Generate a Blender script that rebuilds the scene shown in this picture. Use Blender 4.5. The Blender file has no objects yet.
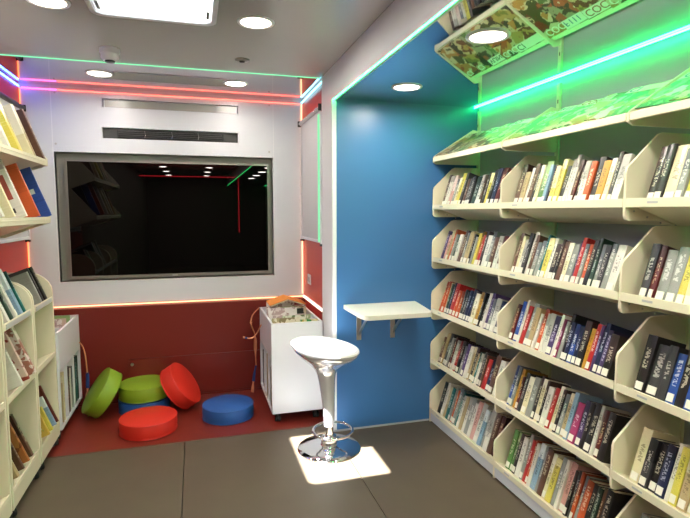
import bpy, bmesh, math, random
from mathutils import Vector, Matrix
random.seed(11)
scene = bpy.context.scene
COL = scene.collection
R = math.radians

# ---------------------------------------------------------------- camera
cam_d = bpy.data.cameras.new('camera'); cam = bpy.data.objects.new('camera', cam_d); COL.objects.link(cam)
cam_d.sensor_fit = 'HORIZONTAL'; cam_d.sensor_width = 36.0; cam_d.lens = 515.0 / 690.0 * 36.0
cam_d.clip_start = 0.02
cam.location = (0, 0, 1.5)
cam.rotation_euler = (R(90 - 5.2), 0, R(-16.2))
scene.camera = cam
# ---------------------------------------------------------------- world, sun, exposure
w = bpy.data.worlds.new('sky'); scene.world = w; w.use_nodes = True
w.node_tree.nodes['Background'].inputs[0].default_value = (0.93, 0.97, 1.0, 1)
w.node_tree.nodes['Background'].inputs[1].default_value = 5.0
sd = bpy.data.lights.new('sun', 'SUN'); sd.energy = 80.0; sd.angle = R(0.6); sd.color = (1, 1, 0.98)
so = bpy.data.objects.new('sun', sd); COL.objects.link(so)
so.rotation_euler = Vector((0.955, 0.58, -2.43)).to_track_quat('-Z', 'Y').to_euler()
so.location = (-2, 1, 6)
scene.view_settings.view_transform = 'Standard'
scene.view_settings.look = 'None'
scene.view_settings.gamma = 1.0
scene.view_settings.use_curve_mapping = False
scene.view_settings.exposure = 0.08
DOWN_W = 7.6           # watts of each downlight
WARM = (1.0, 0.92, 0.83)

# ---------------------------------------------------------------- materials
def srgb(h):
    h = h.lstrip('#'); c = [int(h[i:i+2], 16) / 255 for i in (0, 2, 4)]
    return tuple((x / 12.92 if x <= 0.04045 else ((x + 0.055) / 1.055) ** 2.4) for x in c) + (1,)
def setin(b, name, v):
    if name in b.inputs: b.inputs[name].default_value = v
def mat(name, col, rough=0.5, metal=0.0, var=0.0, scale=8.0, bump=0.0, spec=0.5, coat=0.0, stretch=(1, 1, 1)):
    m = bpy.data.materials.new(name); m.use_nodes = True
    nt = m.node_tree; b = nt.nodes['Principled BSDF']
    c = srgb(col) if isinstance(col, str) else tuple(col) + (1,)
    b.inputs['Base Color'].default_value = c
    b.inputs['Roughness'].default_value = rough; b.inputs['Metallic'].default_value = metal
    setin(b, 'Specular IOR Level', spec); setin(b, 'Coat Weight', coat); setin(b, 'Coat Roughness', 0.08)
    if var or bump:
        tc = nt.nodes.new('ShaderNodeTexCoord'); mp = nt.nodes.new('ShaderNodeMapping')
        mp.inputs['Scale'].default_value = stretch
        no = nt.nodes.new('ShaderNodeTexNoise'); no.inputs['Scale'].default_value = scale; no.inputs['Detail'].default_value = 5
        nt.links.new(tc.outputs['Object'], mp.inputs[0]); nt.links.new(mp.outputs[0], no.inputs['Vector'])
        if var:
            r = nt.nodes.new('ShaderNodeMapRange')
            r.inputs['To Min'].default_value = 1 - var; r.inputs['To Max'].default_value = 1 + var
            nt.links.new(no.outputs['Fac'], r.inputs['Value'])
            mx = nt.nodes.new('ShaderNodeVectorMath'); mx.operation = 'SCALE'
            mx.inputs[0].default_value = c[:3]
            nt.links.new(r.outputs[0], mx.inputs['Scale']); nt.links.new(mx.outputs[0], b.inputs['Base Color'])
        if bump:
            bp = nt.nodes.new('ShaderNodeBump'); bp.inputs['Strength'].default_value = bump; bp.inputs['Distance'].default_value = 0.002
            nt.links.new(no.outputs['Fac'], bp.inputs['Height']); nt.links.new(bp.outputs[0], b.inputs['Normal'])
    return m
def emis(name, col, strength):
    m = bpy.data.materials.new(name); m.use_nodes = True
    nt = m.node_tree; nt.nodes.clear()
    e = nt.nodes.new('ShaderNodeEmission'); o = nt.nodes.new('ShaderNodeOutputMaterial')
    e.inputs[0].default_value = tuple(col) + (1,); e.inputs[1].default_value = strength
    nt.links.new(e.outputs[0], o.inputs[0]); return m
def book_mat(name, base, ink, alt, p_alt=0.45):
    """cover with printed title marks along the spine and, on some copies, a second colour field"""
    m = bpy.data.materials.new(name); m.use_nodes = True
    nt = m.node_tree; N = nt.nodes; L = nt.links; b = N['Principled BSDF']
    b.inputs['Roughness'].default_value = 0.32
    tc = N.new('ShaderNodeTexCoord'); oi = N.new('ShaderNodeObjectInfo')
    sp = N.new('ShaderNodeSeparateXYZ'); L.new(tc.outputs['Generated'], sp.inputs[0])
    def math_(op, a, b_=None, c_=None):
        n = N.new('ShaderNodeMath'); n.operation = op
        for i, v in enumerate((a, b_, c_)):
            if v is None: continue
            if isinstance(v, (int, float)): n.inputs[i].default_value = v
            else: L.new(v, n.inputs[i])
        return n.outputs[0]
    rnd = oi.outputs['Random']
    r2 = math_('FRACT', math_('MULTIPLY', rnd, 17.31)); r3 = math_('FRACT', math_('MULTIPLY', rnd, 71.77))
    gy, gz = sp.outputs[1], sp.outputs[2]
    cx = N.new('ShaderNodeCombineXYZ')
    L.new(math_('MULTIPLY', gy, 3.2), cx.inputs[1]); L.new(math_('MULTIPLY', gz, 34.0), cx.inputs[2]); L.new(math_('MULTIPLY', rnd, 90.0), cx.inputs[0])
    no = N.new('ShaderNodeTexNoise'); no.inputs['Scale'].default_value = 1.0; no.inputs['Detail'].default_value = 1
    L.new(cx.outputs[0], no.inputs['Vector'])
    word = math_('GREATER_THAN', no.outputs['Fac'], 0.5)
    col_ = math_('LESS_THAN', math_('ABSOLUTE', math_('SUBTRACT', gy, 0.5)), 0.24)
    lo = math_('GREATER_THAN', gz, math_('ADD', math_('MULTIPLY', r2, 0.15), 0.28))
    hi = math_('LESS_THAN', gz, math_('ADD', math_('MULTIPLY', r3, 0.2), 0.7))
    ink_f = math_('MULTIPLY', math_('MULTIPLY', word, col_), math_('MULTIPLY', lo, hi))
    ink_f = math_('MULTIPLY', ink_f, 0.55)
    edge = math_('ADD', math_('MULTIPLY', r3, 0.45), 0.4)
    field = math_('MULTIPLY', math_('GREATER_THAN', gz, edge), math_('LESS_THAN', r2, p_alt))
    # soft cover picture mottling
    n2 = N.new('ShaderNodeTexNoise'); n2.inputs['Scale'].default_value = 3.0; n2.inputs['Detail'].default_value = 3
    L.new(cx.outputs[0], n2.inputs['Vector'])
    def mix(f, A, B):
        x = N.new('ShaderNodeMix'); x.data_type = 'RGBA'
        if isinstance(f, (int, float)): x.inputs[0].default_value = f
        else: L.new(f, x.inputs[0])
        for s, v in ((6, A), (7, B)):
            if isinstance(v, tuple): x.inputs[s].default_value = v
            else: L.new(v, x.inputs[s])
        return x.outputs[2]
    c = mix(field, srgb(base), srgb(alt))
    c = mix(math_('MULTIPLY', math_('GREATER_THAN', n2.outputs['Fac'], 0.6), 0.35), c, srgb(alt))
    c = mix(ink_f, c, srgb(ink))
    L.new(c, b.inputs['Base Color'])
    return m
def picture_mat(name, cols, scale, rough=0.3):
    m = bpy.data.materials.new(name); m.use_nodes = True
    nt = m.node_tree; b = nt.nodes['Principled BSDF']; b.inputs['Roughness'].default_value = rough
    tc = nt.nodes.new('ShaderNodeTexCoord'); oi = nt.nodes.new('ShaderNodeObjectInfo')
    v = nt.nodes.new('ShaderNodeTexVoronoi'); v.voronoi_dimensions = '3D'; v.inputs['Scale'].default_value = scale
    n = nt.nodes.new('ShaderNodeTexNoise'); n.inputs['Scale'].default_value = scale * 0.6; n.inputs['Detail'].default_value = 4
    add = nt.nodes.new('ShaderNodeVectorMath'); add.operation = 'ADD'
    mul = nt.nodes.new('ShaderNodeMath'); mul.operation = 'MULTIPLY'; mul.inputs[1].default_value = 40
    nt.links.new(oi.outputs['Random'], mul.inputs[0])
    nt.links.new(tc.outputs['Object'], add.inputs[0]); nt.links.new(mul.outputs[0], add.inputs[1])
    nt.links.new(add.outputs[0], v.inputs['Vector']); nt.links.new(add.outputs[0], n.inputs['Vector'])
    mixf = nt.nodes.new('ShaderNodeMath'); mixf.operation = 'MULTIPLY_ADD'; mixf.inputs[1].default_value = 0.35; 
    sep = nt.nodes.new('ShaderNodeSeparateColor'); nt.links.new(v.outputs['Color'], sep.inputs[0])
    nt.links.new(sep.outputs[0], mixf.inputs[0]); nt.links.new(n.outputs['Fac'], mixf.inputs[2])
    rp = nt.nodes.new('ShaderNodeValToRGB'); rp.color_ramp.interpolation = 'CONSTANT'
    while len(rp.color_ramp.elements) > 1: rp.color_ramp.elements.remove(rp.color_ramp.elements[0])
    for i, c in enumerate(cols):
        p = 0.32 + i * 0.62 / len(cols)
        e = rp.color_ramp.elements[0] if i == 0 else rp.color_ramp.elements.new(p)
        e.position = p if i else 0.0; e.color = srgb(c)
    nt.links.new(mixf.outputs[0], rp.inputs[0]); nt.links.new(rp.outputs[0], b.inputs['Base Color'])
    return m

M = {}
M['white'] = mat('white_laminate', '#dedee0', 0.35, var=0.02)
M['wallwhite'] = mat('white_wall_panel', '#d0d1d6', 0.3, var=0.015)
M['cream'] = mat('cream_enamel_steel', '#e8dfc2', 0.36, var=0.02)
M['creamcab'] = mat('cream_laminate', '#e0d6ba', 0.4, var=0.02)
M['tabletop'] = mat('tabletop_laminate', '#e6e1d2', 0.35, var=0.02)
M['blue'] = mat('blue_laminate', '#3a6c9f', 0.35, var=0.06, scale=2.5)
M['red'] = mat('dark_red_laminate', '#6e1a12', 0.4, var=0.05, scale=3)
M['redwall'] = mat('red_laminate', '#c0281c', 0.35, var=0.04, scale=3)
M['redfloor'] = mat('dark_red_vinyl', '#74251b', 0.42, var=0.12, scale=14, bump=0.05)
M['floor'] = mat('taupe_vinyl', '#5a4f40', 0.42, var=0.14, scale=5, bump=0.06)
M['joint'] = mat('floor_joint', '#2a2824', 0.8, var=0.05)
M['greywall'] = mat('grey_wall_panel', '#aeb2b8', 0.45, var=0.02)
M['rearwall'] = mat('taupe_rear_panel', '#6a6058', 0.6, var=0.04)
M['mirror'] = mat('polished_ceiling', (0.74, 0.75, 0.76), 0.03, 1.0)
M['ceiling'] = mat('satin_ceiling', (0.60, 0.57, 0.54), 0.25, 0.45)
M['chrome'] = mat('chrome', (0.8, 0.81, 0.83), 0.06, 1.0)
M['steel'] = mat('brushed_steel', (0.5, 0.48, 0.45), 0.3, 1.0, var=0.05)
M['silver'] = mat('silver_plastic', (0.78, 0.78, 0.79), 0.14, 0.7)
M['seat'] = mat('white_gloss_plastic', '#f0efec', 0.18, coat=0.5)
M['black'] = mat('black_plastic', '#141414', 0.4)
M['slotdark'] = mat('dark_slot', '#3b3a38', 0.5, var=0.05)
M['bezel'] = mat('grey_bezel', '#8a867f', 0.3, 0.5)
M['bezelin'] = mat('dark_bezel', '#3a3735', 0.35, 0.3)
M['screen'] = mat('black_glass', '#040303', 0.012, spec=0.3)
M['recess'] = mat('recess_grey', '#8b8a80', 0.5)
M['slotglass'] = mat('slot_glass', '#a9a69f', 0.22, spec=0.4)
M['blind'] = mat('blind_fabric', '#c9c9ca', 0.7, var=0.02)
M['pages'] = mat('page_edges', '#d8cdb0', 0.8, var=0.08, scale=60)
M['label'] = mat('label_paper', '#e6e2d4', 0.6)
M['tag'] = mat('label_holder', '#b9b8b4', 0.4)
M['greenfoam'] = mat('green_leatherette', '#7f9c22', 0.5, var=0.04)
M['redfoam'] = mat('red_leatherette', '#d02a1c', 0.5, var=0.04)
M['bluefoam'] = mat('blue_leatherette', '#23569c', 0.5, var=0.04)
M['peach'] = mat('peach_cloth', '#cf8a62', 0.8, var=0.08, scale=30)
M['bluecloth'] = mat('blue_cloth', '#28407e', 0.8, var=0.08, scale=30)
M['orangecloth'] = mat('orange_cloth', '#d98a3a', 0.8, var=0.08, scale=30)
M['rubber'] = mat('rubber', '#1b1b1b', 0.7)
M['led_green'] = emis('led_green', (0.02, 1.0, 0.19), 48)
M['led_green_soft_and_rail_glow'] = emis('led_green_soft_and_rail_glow', (0.32, 1.0, 0.55), 0.95)
M['led_pink'] = emis('led_pink', (1.0, 0.10, 0.07), 5.0)
M['led_red'] = emis('led_red', (1.0, 0.02, 0.04), 16)
M['led_purple'] = emis('led_purple', (1.0, 0.10, 0.42), 5.0)
M['led_blue'] = emis('led_blue', (0.04, 0.15, 1.0), 26)
M['led_cyan'] = emis('led_cyan', (0.10, 0.5, 0.62), 12)
M['led_warm'] = emis('led_warm', (1.0, 0.42, 0.22), 3.5)
M['led_orange'] = emis('led_orange', (1.0, 0.22, 0.08), 3)
M['led_white'] = emis('led_white', (1.0, 0.86, 0.7), 2.2)
M['lamp'] = emis('lamp_diffuser', (1.0, 0.88, 0.72), 9)

# ---------------------------------------------------------------- mesh helpers
def box(bm, a, b, mtx=None):
    r = bmesh.ops.create_cube(bm, size=1)
    vs = r['verts']
    c = [(a[i] + b[i]) / 2 for i in range(3)]; s = [abs(b[i] - a[i]) for i in range(3)]
    for v in vs:
        v.co = Vector((v.co.x * s[0] + c[0], v.co.y * s[1] + c[1], v.co.z * s[2] + c[2]))
        if mtx: v.co = mtx @ v.co
    return vs
def prism(bm, pts, axis, a, b, mtx=None):
    """extrude a 2D outline along axis 0/1/2 from a to b"""
    def P(p, t):
        if axis == 0: v = Vector((t, p[0], p[1]))
        elif axis == 1: v = Vector((p[0], t, p[1]))
        else: v = Vector((p[0], p[1], t))
        return mtx @ v if mtx else v
    A = [bm.verts.new(P(p, a)) for p in pts]; B = [bm.verts.new(P(p, b)) for p in pts]
    bm.faces.new(A); bm.faces.new(B[::-1])
    n = len(pts)
    for i in range(n): bm.faces.new([A[i], B[i], B[(i + 1) % n], A[(i + 1) % n]])
def lathe(bm, prof, seg=48, c=(0, 0), f=None, close=False):
    rings = []
    for (r, z) in prof:
        ring = []
        for k in range(seg):
            t = 2 * math.pi * k / seg
            dx, dy, dz = f(r, z, t) if f else (r * math.cos(t), r * math.sin(t), z)
            ring.append(bm.verts.new((c[0] + dx, c[1] + dy, dz)))
        rings.append(ring)
    for a, b in zip(rings, rings[1:]):
        for k in range(seg): bm.faces.new([a[k], a[(k + 1) % seg], b[(k + 1) % seg], b[k]])
    if close:
        bm.faces.new(rings[0][::-1]); bm.faces.new(rings[-1])
def tube(bm, pts, r, seg=10, closed=False, flat=1.0):
    pts = [Vector(p) for p in pts]; n = len(pts); rings = []
    for i, p in enumerate(pts):
        a = pts[(i - 1) % n] if (closed or i) else p; b = pts[(i + 1) % n] if (closed or i < n - 1) else p
        d = (b - a).normalized()
        u = d.cross(Vector((0, 0, 1)))
        if u.length < 1e-3: u = d.cross(Vector((0, 1, 0)))
        u.normalize(); v = d.cross(u)
        rr = r[i] if isinstance(r, (list, tuple)) else r
        rings.append([bm.verts.new(p + u * rr * math.cos(2 * math.pi * k / seg) + v * rr * flat * math.sin(2 * math.pi * k / seg)) for k in range(seg)])
    m = n if closed else n - 1
    for i in range(m):
        A, B = rings[i], rings[(i + 1) % n]
        for k in range(seg): bm.faces.new([A[k], A[(k + 1) % seg], B[(k + 1) % seg], B[k]])
    if not closed: bm.faces.new(rings[0][::-1]); bm.faces.new(rings[-1])
def obj(name, bm, m, parent=None, smooth=False, bevel=0.0, mtx=None):
    bmesh.ops.recalc_face_normals(bm, faces=bm.faces)
    me = bpy.data.meshes.new(name); bm.to_mesh(me); bm.free()
    me.materials.append(M[m] if isinstance(m, str) else m)
    if smooth:
        for p in me.polygons: p.use_smooth = True
        me.set_sharp_from_angle(angle=R(40))
    o = bpy.data.objects.new(name, me); COL.objects.link(o)
    if parent: o.parent = parent
    if mtx: o.matrix_local = mtx
    if bevel:
        b = o.modifiers.new('bevel', 'BEVEL'); b.width = bevel; b.segments = 2; b.limit_method = 'ANGLE'
    return o
def empty(name, loc, rot=(0, 0, 0)):
    o = bpy.data.objects.new(name, None); COL.objects.link(o); o.location = loc; o.rotation_euler = rot
    o.empty_display_size = 0.05; return o
def tag(o, label=None, cat=None, group=None, kind=None):
    if label: o['label'] = label
    if cat: o['category'] = cat
    if group: o['group'] = group
    if kind: o['kind'] = kind
    return o
def bxo(name, a, b, m, parent=None, bevel=0.0):
    bm = bmesh.new(); box(bm, a, b); return obj(name, bm, m, parent, bevel=bevel)
def struct(name, a, b, m, bevel=0.0):
    return tag(bxo(name, a, b, m, bevel=bevel), kind='structure')
def grid_wall(bm, axes, u, v, holes, w0, w1):
    """plate in the u-v plane with rectangular holes; axes = order of (u, v, w)"""
    us = sorted({u[0], u[1], *[h[0] for h in holes], *[h[1] for h in holes]})
    vs = sorted({v[0], v[1], *[h[2] for h in holes], *[h[3] for h in holes]})
    for i in range(len(us) - 1):
        for j in range(len(vs) - 1):
            cu, cv = (us[i] + us[i+1]) / 2, (vs[j] + vs[j+1]) / 2
            if any(h[0] < cu < h[1] and h[2] < cv < h[3] for h in holes): continue
            a = [0, 0, 0]; b = [0, 0, 0]
            for ax, p, q in ((axes[0], us[i], us[i+1]), (axes[1], vs[j], vs[j+1]), (axes[2], w0, w1)): a[ax] = p; b[ax] = q
            box(bm, a, b)
def rounded(x0, x1, y0, y1, r, n=5):
    out = []
    for cx, cy, t0 in ((x1 - r, y1 - r, 0), (x0 + r, y1 - r, 90), (x0 + r, y0 + r, 180), (x1 - r, y0 + r, 270)):
        for k in range(n + 1):
            t = R(t0 + 90 * k / n); out.append((cx + r * math.cos(t), cy + r * math.sin(t)))
    return out

# ---------------------------------------------------------------- the room
XL, XR, XB = -1.21, 0.87, 1.94      # left wall, opening plane on the right, back wall of the slide-out
YE, YB, YP, YJ = 4.36, 3.295, 3.585, 3.42
H, HS = 2.43, 2.23
REAR = -6.0
# floor
bm = bmesh.new()
box(bm, (XL, REAR, -0.05), (-0.102, YJ, 0)); box(bm, (-0.098, REAR, -0.05), (0.868, YJ, 0)); box(bm, (0.872, REAR, -0.05), (XB, YB, 0))
tag(obj('floor', bm, 'floor'), kind='structure')
struct('floor_children_corner', (XL, YJ + 0.004, -0.05), (XR + 0.1, YE, -0.001), 'redfloor')
struct('floor_underlay', (XL, REAR, -0.10), (XB, YE, -0.052), 'joint')
bxs = struct('trim_1', (XL, YJ - 0.004, -0.03), (XR, YJ + 0.004, 0.0015), M['floor'])
# ceiling
HX0, HX1, HY0, HY1 = -0.42, 0.105, 2.06, 2.72
bm = bmesh.new(); grid_wall(bm, (0, 1, 2), (XL, XR), (REAR, YP), [(HX0, HX1, HY0, HY1)], H, H + 0.05)
tag(obj('ceiling', bm, 'ceiling'), kind='structure')
struct('ceiling_children_corner', (XL, YP, H + 0.004), (XR + 0.025, YE, H + 0.05), 'mirror')
struct('ceiling_alcove', (XR + 0.01, REAR, HS), (XB, YB + 0.02, HS + 0.04), 'mirror')
# right side: header, post, alcove
struct('trim_2', (XR, REAR, 2.222), (XR + 0.03, YB, H + 0.05), 'white')
struct('trim_3', (XR, YB, 0), (XR + 0.03, YP, H + 0.05), 'white', bevel=0.004)
struct('wall_alcove_end', (XR + 0.03, YB, 0), (XB, YB + 0.03, HS), 'blue')
struct('wall_right', (XB, REAR, 0), (XB + 0.03, YB + 0.03, HS + 0.04), 'greywall')
struct('trim_4', (XR + 0.01, YB - 0.004, 0), (XB, YB, 0.012), 'greywall')
# right wall of the children's corner
struct('wall_right_corner', (XR + 0.025, YP, 0), (XR + 0.06, YE + 0.05, H + 0.05), 'redwall')
# left wall
struct('wall_left', (XL - 0.03, 2.4, 0), (XL, YE + 0.05, H + 0.05), 'redwall')
struct('wall_left_rear', (XL - 0.03, REAR, 0), (XL, 2.4, H + 0.05), 'rearwall')
# rear wall
struct('wall_rear', (XL, REAR - 0.03, 0), (XB, REAR, H + 0.05), 'rearwall')
# end wall with recess and slots
bm = bmesh.new()
RX0, RX1, RZ0, RZ1 = -1.0, 0.636, 0.968, 1.952
grid_wall(bm, (0, 2, 1), (XL, XR + 0.03), (0.785, H + 0.05), [(RX0, RX1, RZ0, RZ1), (-0.656, 0.358, 2.296, 2.362), (-0.664, 0.356, 2.064, 2.145)], YE, YE + 0.05)
tag(obj('wall_front', bm, 'wallwhite'), kind='structure')
struct('wall_front_backing', (XL, YE + 0.05, 0), (XR + 0.06, YE + 0.07, H + 0.05), 'recess')
struct('wall_front_lower', (XL, YE - 0.055, 0), (XR + 0.03, YE + 0.05, 0.765), 'red', bevel=0.003)
# panel joints of the end wall, thin raised strips
struct('trim_5', (-1.008, YE - 0.0015, RZ1), (-1.003, YE, H), 'white')
struct('trim_6', (0.642, YE - 0.0015, RZ1), (0.647, YE, H), 'white')
# recess lining
bm = bmesh.new()
for a, b in (((RX0 - .008, YE - .003, RZ0 - .008), (RX0, YE + .05, RZ1 + .008)), ((RX1, YE - .003, RZ0 - .008), (RX1 + .008, YE + .05, RZ1 + .008)),
             ((RX0, YE - .003, RZ0 - .008), (RX1, YE + .05, RZ0)), ((RX0, YE - .003, RZ1), (RX1, YE + .05, RZ1 + .008))): box(bm, a, b)
tag(obj('trim_7', bm, 'white'), kind='structure')
# red fold-down bench front with its rail
YF = YE - 0.055
b = bxo('bench_flap', (-0.53, YF - 0.012, 0.03), (0.50, YF, 0.335), 'red', bevel=0.002)
tag(b, 'dark red flap low on the end wall behind the cushions', 'panel')
bxo('hinge_strip', (-0.53, YF - 0.013, 0.335), (0.50, YF - 0.001, 0.341), 'red', b)
bm = bmesh.new(); lathe(bm, [(0.0, 0), (0.012, 0), (0.012, 0.01), (0.0, 0.012)], 16)
obj('bolt', bm, 'steel', b, True, mtx=Matrix.Translation((-0.505, YF - 0.012, 0.30)) @ Matrix.Rotation(R(90), 4, 'X'))
struct('baseboard_front', (XL, YF - 0.006, 0), (XR, YF, 0.012), M['red'])

# screws on end wall panels
for i, (x, z, s) in enumerate(((-0.975, 2.385, 'upper left'), (-0.985, 2.01, 'lower left'), (0.615, 2.38, 'upper right'), (0.61, 2.0, 'lower right'))):
    bm = bmesh.new(); lathe(bm, [(0.0, 0.002), (0.006, 0.002), (0.008, 0)], 12)
    o = obj('screw', bm, 'steel', smooth=True); o.matrix_world = Matrix.Translation((x, YE, z)) @ Matrix.Rotation(R(90), 4, 'X')
    tag(o, 'small steel screw at the %s corner of the white panel above the television' % s, 'screw', 'screws of the panel above the television')

# ---------------------------------------------------------------- ventilation slots
t = empty('air_vent', (-0.15, YE, 2.10)); tag(t, 'wide dark air vent slot with louvres just above the television', 'vent')
def local(p, o): return tuple(p[i] - o.location[i] for i in range(3))
def bx(name, a, b, m, par, bevel=0.0):
    return bxo(name, local(a, par), local(b, par), m, par, bevel)
bx('backing', (-0.662, YE + 0.03, 2.066), (0.354, YE + 0.045, 2.143), 'slotdark', t)
bx('duct', (-0.56, YE + 0.012, 2.072), (0.24, YE + 0.03, 2.135), 'black', t)
bm = bmesh.new()
for k in range(4):
    z = 2.08 + k * 0.0145
    box(bm, local((-0.55, YE + 0.003, z), t), local((0.23, YE + 0.02, z + 0.003), t))
obj('louvre', bm, 'bezelin', t)
for x in (-0.36, -0.16, 0.04):
    bm = bmesh.new(); tube(bm, [local((x, YE + 0.002, 2.13), t), local((x + 0.006, YE, 2.10), t), local((x, YE + 0.002, 2.075), t)], 0.003, 8)
    obj('vane', bm, 'silver', t, True)
t = empty('light_slot', (-0.15, YE, 2.33)); tag(t, 'narrow recessed glossy slot high on the end wall above the vent', 'slot')
bx('backing', (-0.654, YE + 0.03, 2.298), (0.356, YE + 0.045, 2.36), 'wallwhite', t)
bx('glass_strip', (-0.64, YE + 0.02, 2.302), (0.345, YE + 0.026, 2.356), M['slotglass'], t)

# ---------------------------------------------------------------- television
t = empty('television', (-0.165, YE + 0.05, 0.985)); tag(t, 'large switched-off black television recessed in the white end wall', 'television')
TX0, TX1, TZ0, TZ1 = -0.935, 0.606, 0.982, 1.900
bx('casing', (TX0, YE + 0.012, TZ0), (TX1, YE + 0.049, TZ1), 'bezelin', t)
bm = bmesh.new()
a, b_, c, d = TX0, TX1, TZ0, TZ1; e = 0.016
for p, q in (((a, c), (a + e, d)), ((b_ - e, c), (b_, d)), ((a + e, c), (b_ - e, c + e + .008)), ((a + e, d - e), (b_ - e, d))):
    box(bm, local((p[0], YE + 0.002, p[1]), t), local((q[0], YE + 0.012, q[1]), t))
obj('bezel', bm, 'bezel', t)
bx('screen', (a + e, YE + 0.008, c + e + .008), (b_ - e, YE + 0.0115, d - e), 'screen', t)
bx('logo', (-0.185, YE + 0.0005, c + 0.008), (-0.145, YE + 0.002, c + 0.016), 'tag', t)

# ---------------------------------------------------------------- roof hatch
t = empty('roof_hatch', ((HX0 + HX1) / 2, (HY0 + HY1) / 2, H)); tag(t, 'bright rounded roof hatch letting daylight in through the ceiling', 'roof hatch')
cx, cy = t.location.x, t.location.y
def ring_mesh(bm, outer, inner, z0, z1):
    n = len(outer)
    V = [[bm.verts.new((p[0], p[1], z)) for p in L] for L, z in ((outer, z0), (inner, z0), (inner, z1), (outer, z1))]
    for i in range(n):
        j = (i + 1) % n
        for k in range(4): bm.faces.new([V[k][i], V[k][j], V[(k + 1) % 4][j], V[(k + 1) % 4][i]])
bm = bmesh.new()
hx, hy = (HX1 - HX0) / 2, (HY1 - HY0) / 2
ring_mesh(bm, rounded(-hx - .02, hx + .02, -hy - .02, hy + .02, .06), rounded(-hx + .004, hx - .004, -hy + .004, hy - .004, .05), -0.012, 0.0)
obj('frame', bm, 'white', t, bevel=0.003)
bm = bmesh.new(); ring_mesh(bm, rounded(-hx + .001, hx - .001, -hy + .001, hy - .001, .05), rounded(-hx + .006, hx - .006, -hy + .006, hy - .006, .05), -0.004, 0.075)
obj('collar', bm, 'white', t)
gm = bpy.data.materials.new('clear_dome'); gm.use_nodes = True; nt = gm.node_tree
tr = nt.nodes.new('ShaderNodeBsdfTransparent'); tr.inputs[0].default_value = (.97, .98, 1, 1)
gl = nt.nodes.new('ShaderNodeBsdfGlossy'); gl.inputs['Roughness'].default_value = 0.05
ms = nt.nodes.new('ShaderNodeMixShader'); ms.inputs[0].default_value = 0.05
nt.links.new(tr.outputs[0], ms.inputs[1]); nt.links.new(gl.outputs[0], ms.inputs[2]); nt.links.new(ms.outputs[0], nt.nodes['Material Output'].inputs[0])
bm = bmesh.new(); prism(bm, rounded(-hx - .02, hx + .02, -hy - .02, hy + .02, .06), 2, 0.076, 0.082)
obj('dome', bm, gm, t)
for s in (-1, 1):
    bm = bmesh.new(); box(bm, (s * (hx - 0.022) - .008, hy - .14, -0.004), (s * (hx - 0.022) + .008, hy - .05, 0.02))
    obj('latch', bm, 'bezel', t, bevel=0.003)

# ---------------------------------------------------------------- downlights
def downlight(x, y, z, label, group, first=None, power=DOWN_W):
    t = empty('downlight', (x, y, z)); tag(t, label, 'ceiling light', group)
    bm = bmesh.new(); lathe(bm, [(0.092, 0), (0.090, -0.004), (0.080, -0.007), (0.074, -0.004), (0.074, 0)], 40)
    obj('rim', bm, 'white', t, True)
    bm = bmesh.new(); lathe(bm, [(0.0005, -0.0035), (0.05, -0.0035), (0.074, -0.003)], 40)
    obj('diffuser', bm, 'lamp', t, True)
    ld = bpy.data.lights.new('downlight_lamp', 'AREA'); ld.shape = 'DISK'; ld.size = 0.14; ld.energy = power; ld.color = WARM
    ld.spread = R(178)
    lo = bpy.data.objects.new('downlight_lamp', ld); COL.objects.link(lo); lo.parent = t; lo.location = (0, 0, -0.009)
    return t
G1 = 'round ceiling downlights'
downlight(-0.595, 3.90, H + .004, 'round ceiling downlight nearest the smoke detector, over the cushion corner', G1, power=5.6)
downlight(0.31, 3.92, H + .004, 'round ceiling downlight over the cushion corner near the window blind', G1, power=5.6)
downlight(0.312, 2.645, H, 'round ceiling downlight right of the roof hatch', G1)
downlight(-0.60, 2.64, H, 'round ceiling downlight left of the roof hatch, cut by the photo edge', G1)
for y in (1.35, 0.05, -1.25, -2.5, -3.75, -5.0):
    for x in (-0.60, 0.31): downlight(x, y, H, 'round ceiling downlight further back along the cabin, seen only as a reflection in the television', 'downlights behind the camera')
downlight(1.21, 2.87, HS, 'round downlight in the alcove ceiling in front of the blue wall', G1)
downlight(1.19, 1.965, HS, 'round downlight in the alcove ceiling over the reflected magazines', G1)
for y in (1.05, 0.15, -0.75, -1.65, -2.55): downlight(1.19, y, HS, 'round alcove ceiling downlight out of view behind the photo', 'alcove downlights behind the camera')

# smoke detector and sensor
t = empty('smoke_detector', (-0.445, 3.30, H)); tag(t, 'white round smoke detector hanging from the ceiling', 'smoke detector')
bm = bmesh.new(); lathe(bm, [(0.0005, 0), (0.055, 0), (0.055, -0.02), (0.05, -0.028), (0.0005, -0.028)], 32); obj('base', bm, 'white', t, True)
bm = bmesh.new(); lathe(bm, [(0.048, -0.028), (0.048, -0.05), (0.036, -0.066), (0.0005, -0.068)], 32); obj('housing', bm, 'white', t, True)
bm = bmesh.new(); lathe(bm, [(0.028, -0.0662), (0.026, -0.074), (0.0005, -0.076)], 24); obj('grille', bm, 'bezelin', t, True)
t = empty('ceiling_sensor', (0.302, 3.30, H)); tag(t, 'small flat grey sensor disc on the ceiling above the cushion corner', 'sensor')
bm = bmesh.new(); lathe(bm, [(0.045, 0), (0.043, -0.006), (0.030, -0.010), (0.0005, -0.011)], 32); obj('plate', bm, 'bezel', t, True)
bm = bmesh.new(); lathe(bm, [(0.018, -0.0108), (0.014, -0.018), (0.0005, -0.02)], 24); obj('lens', bm, 'bezelin', t, True)

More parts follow.
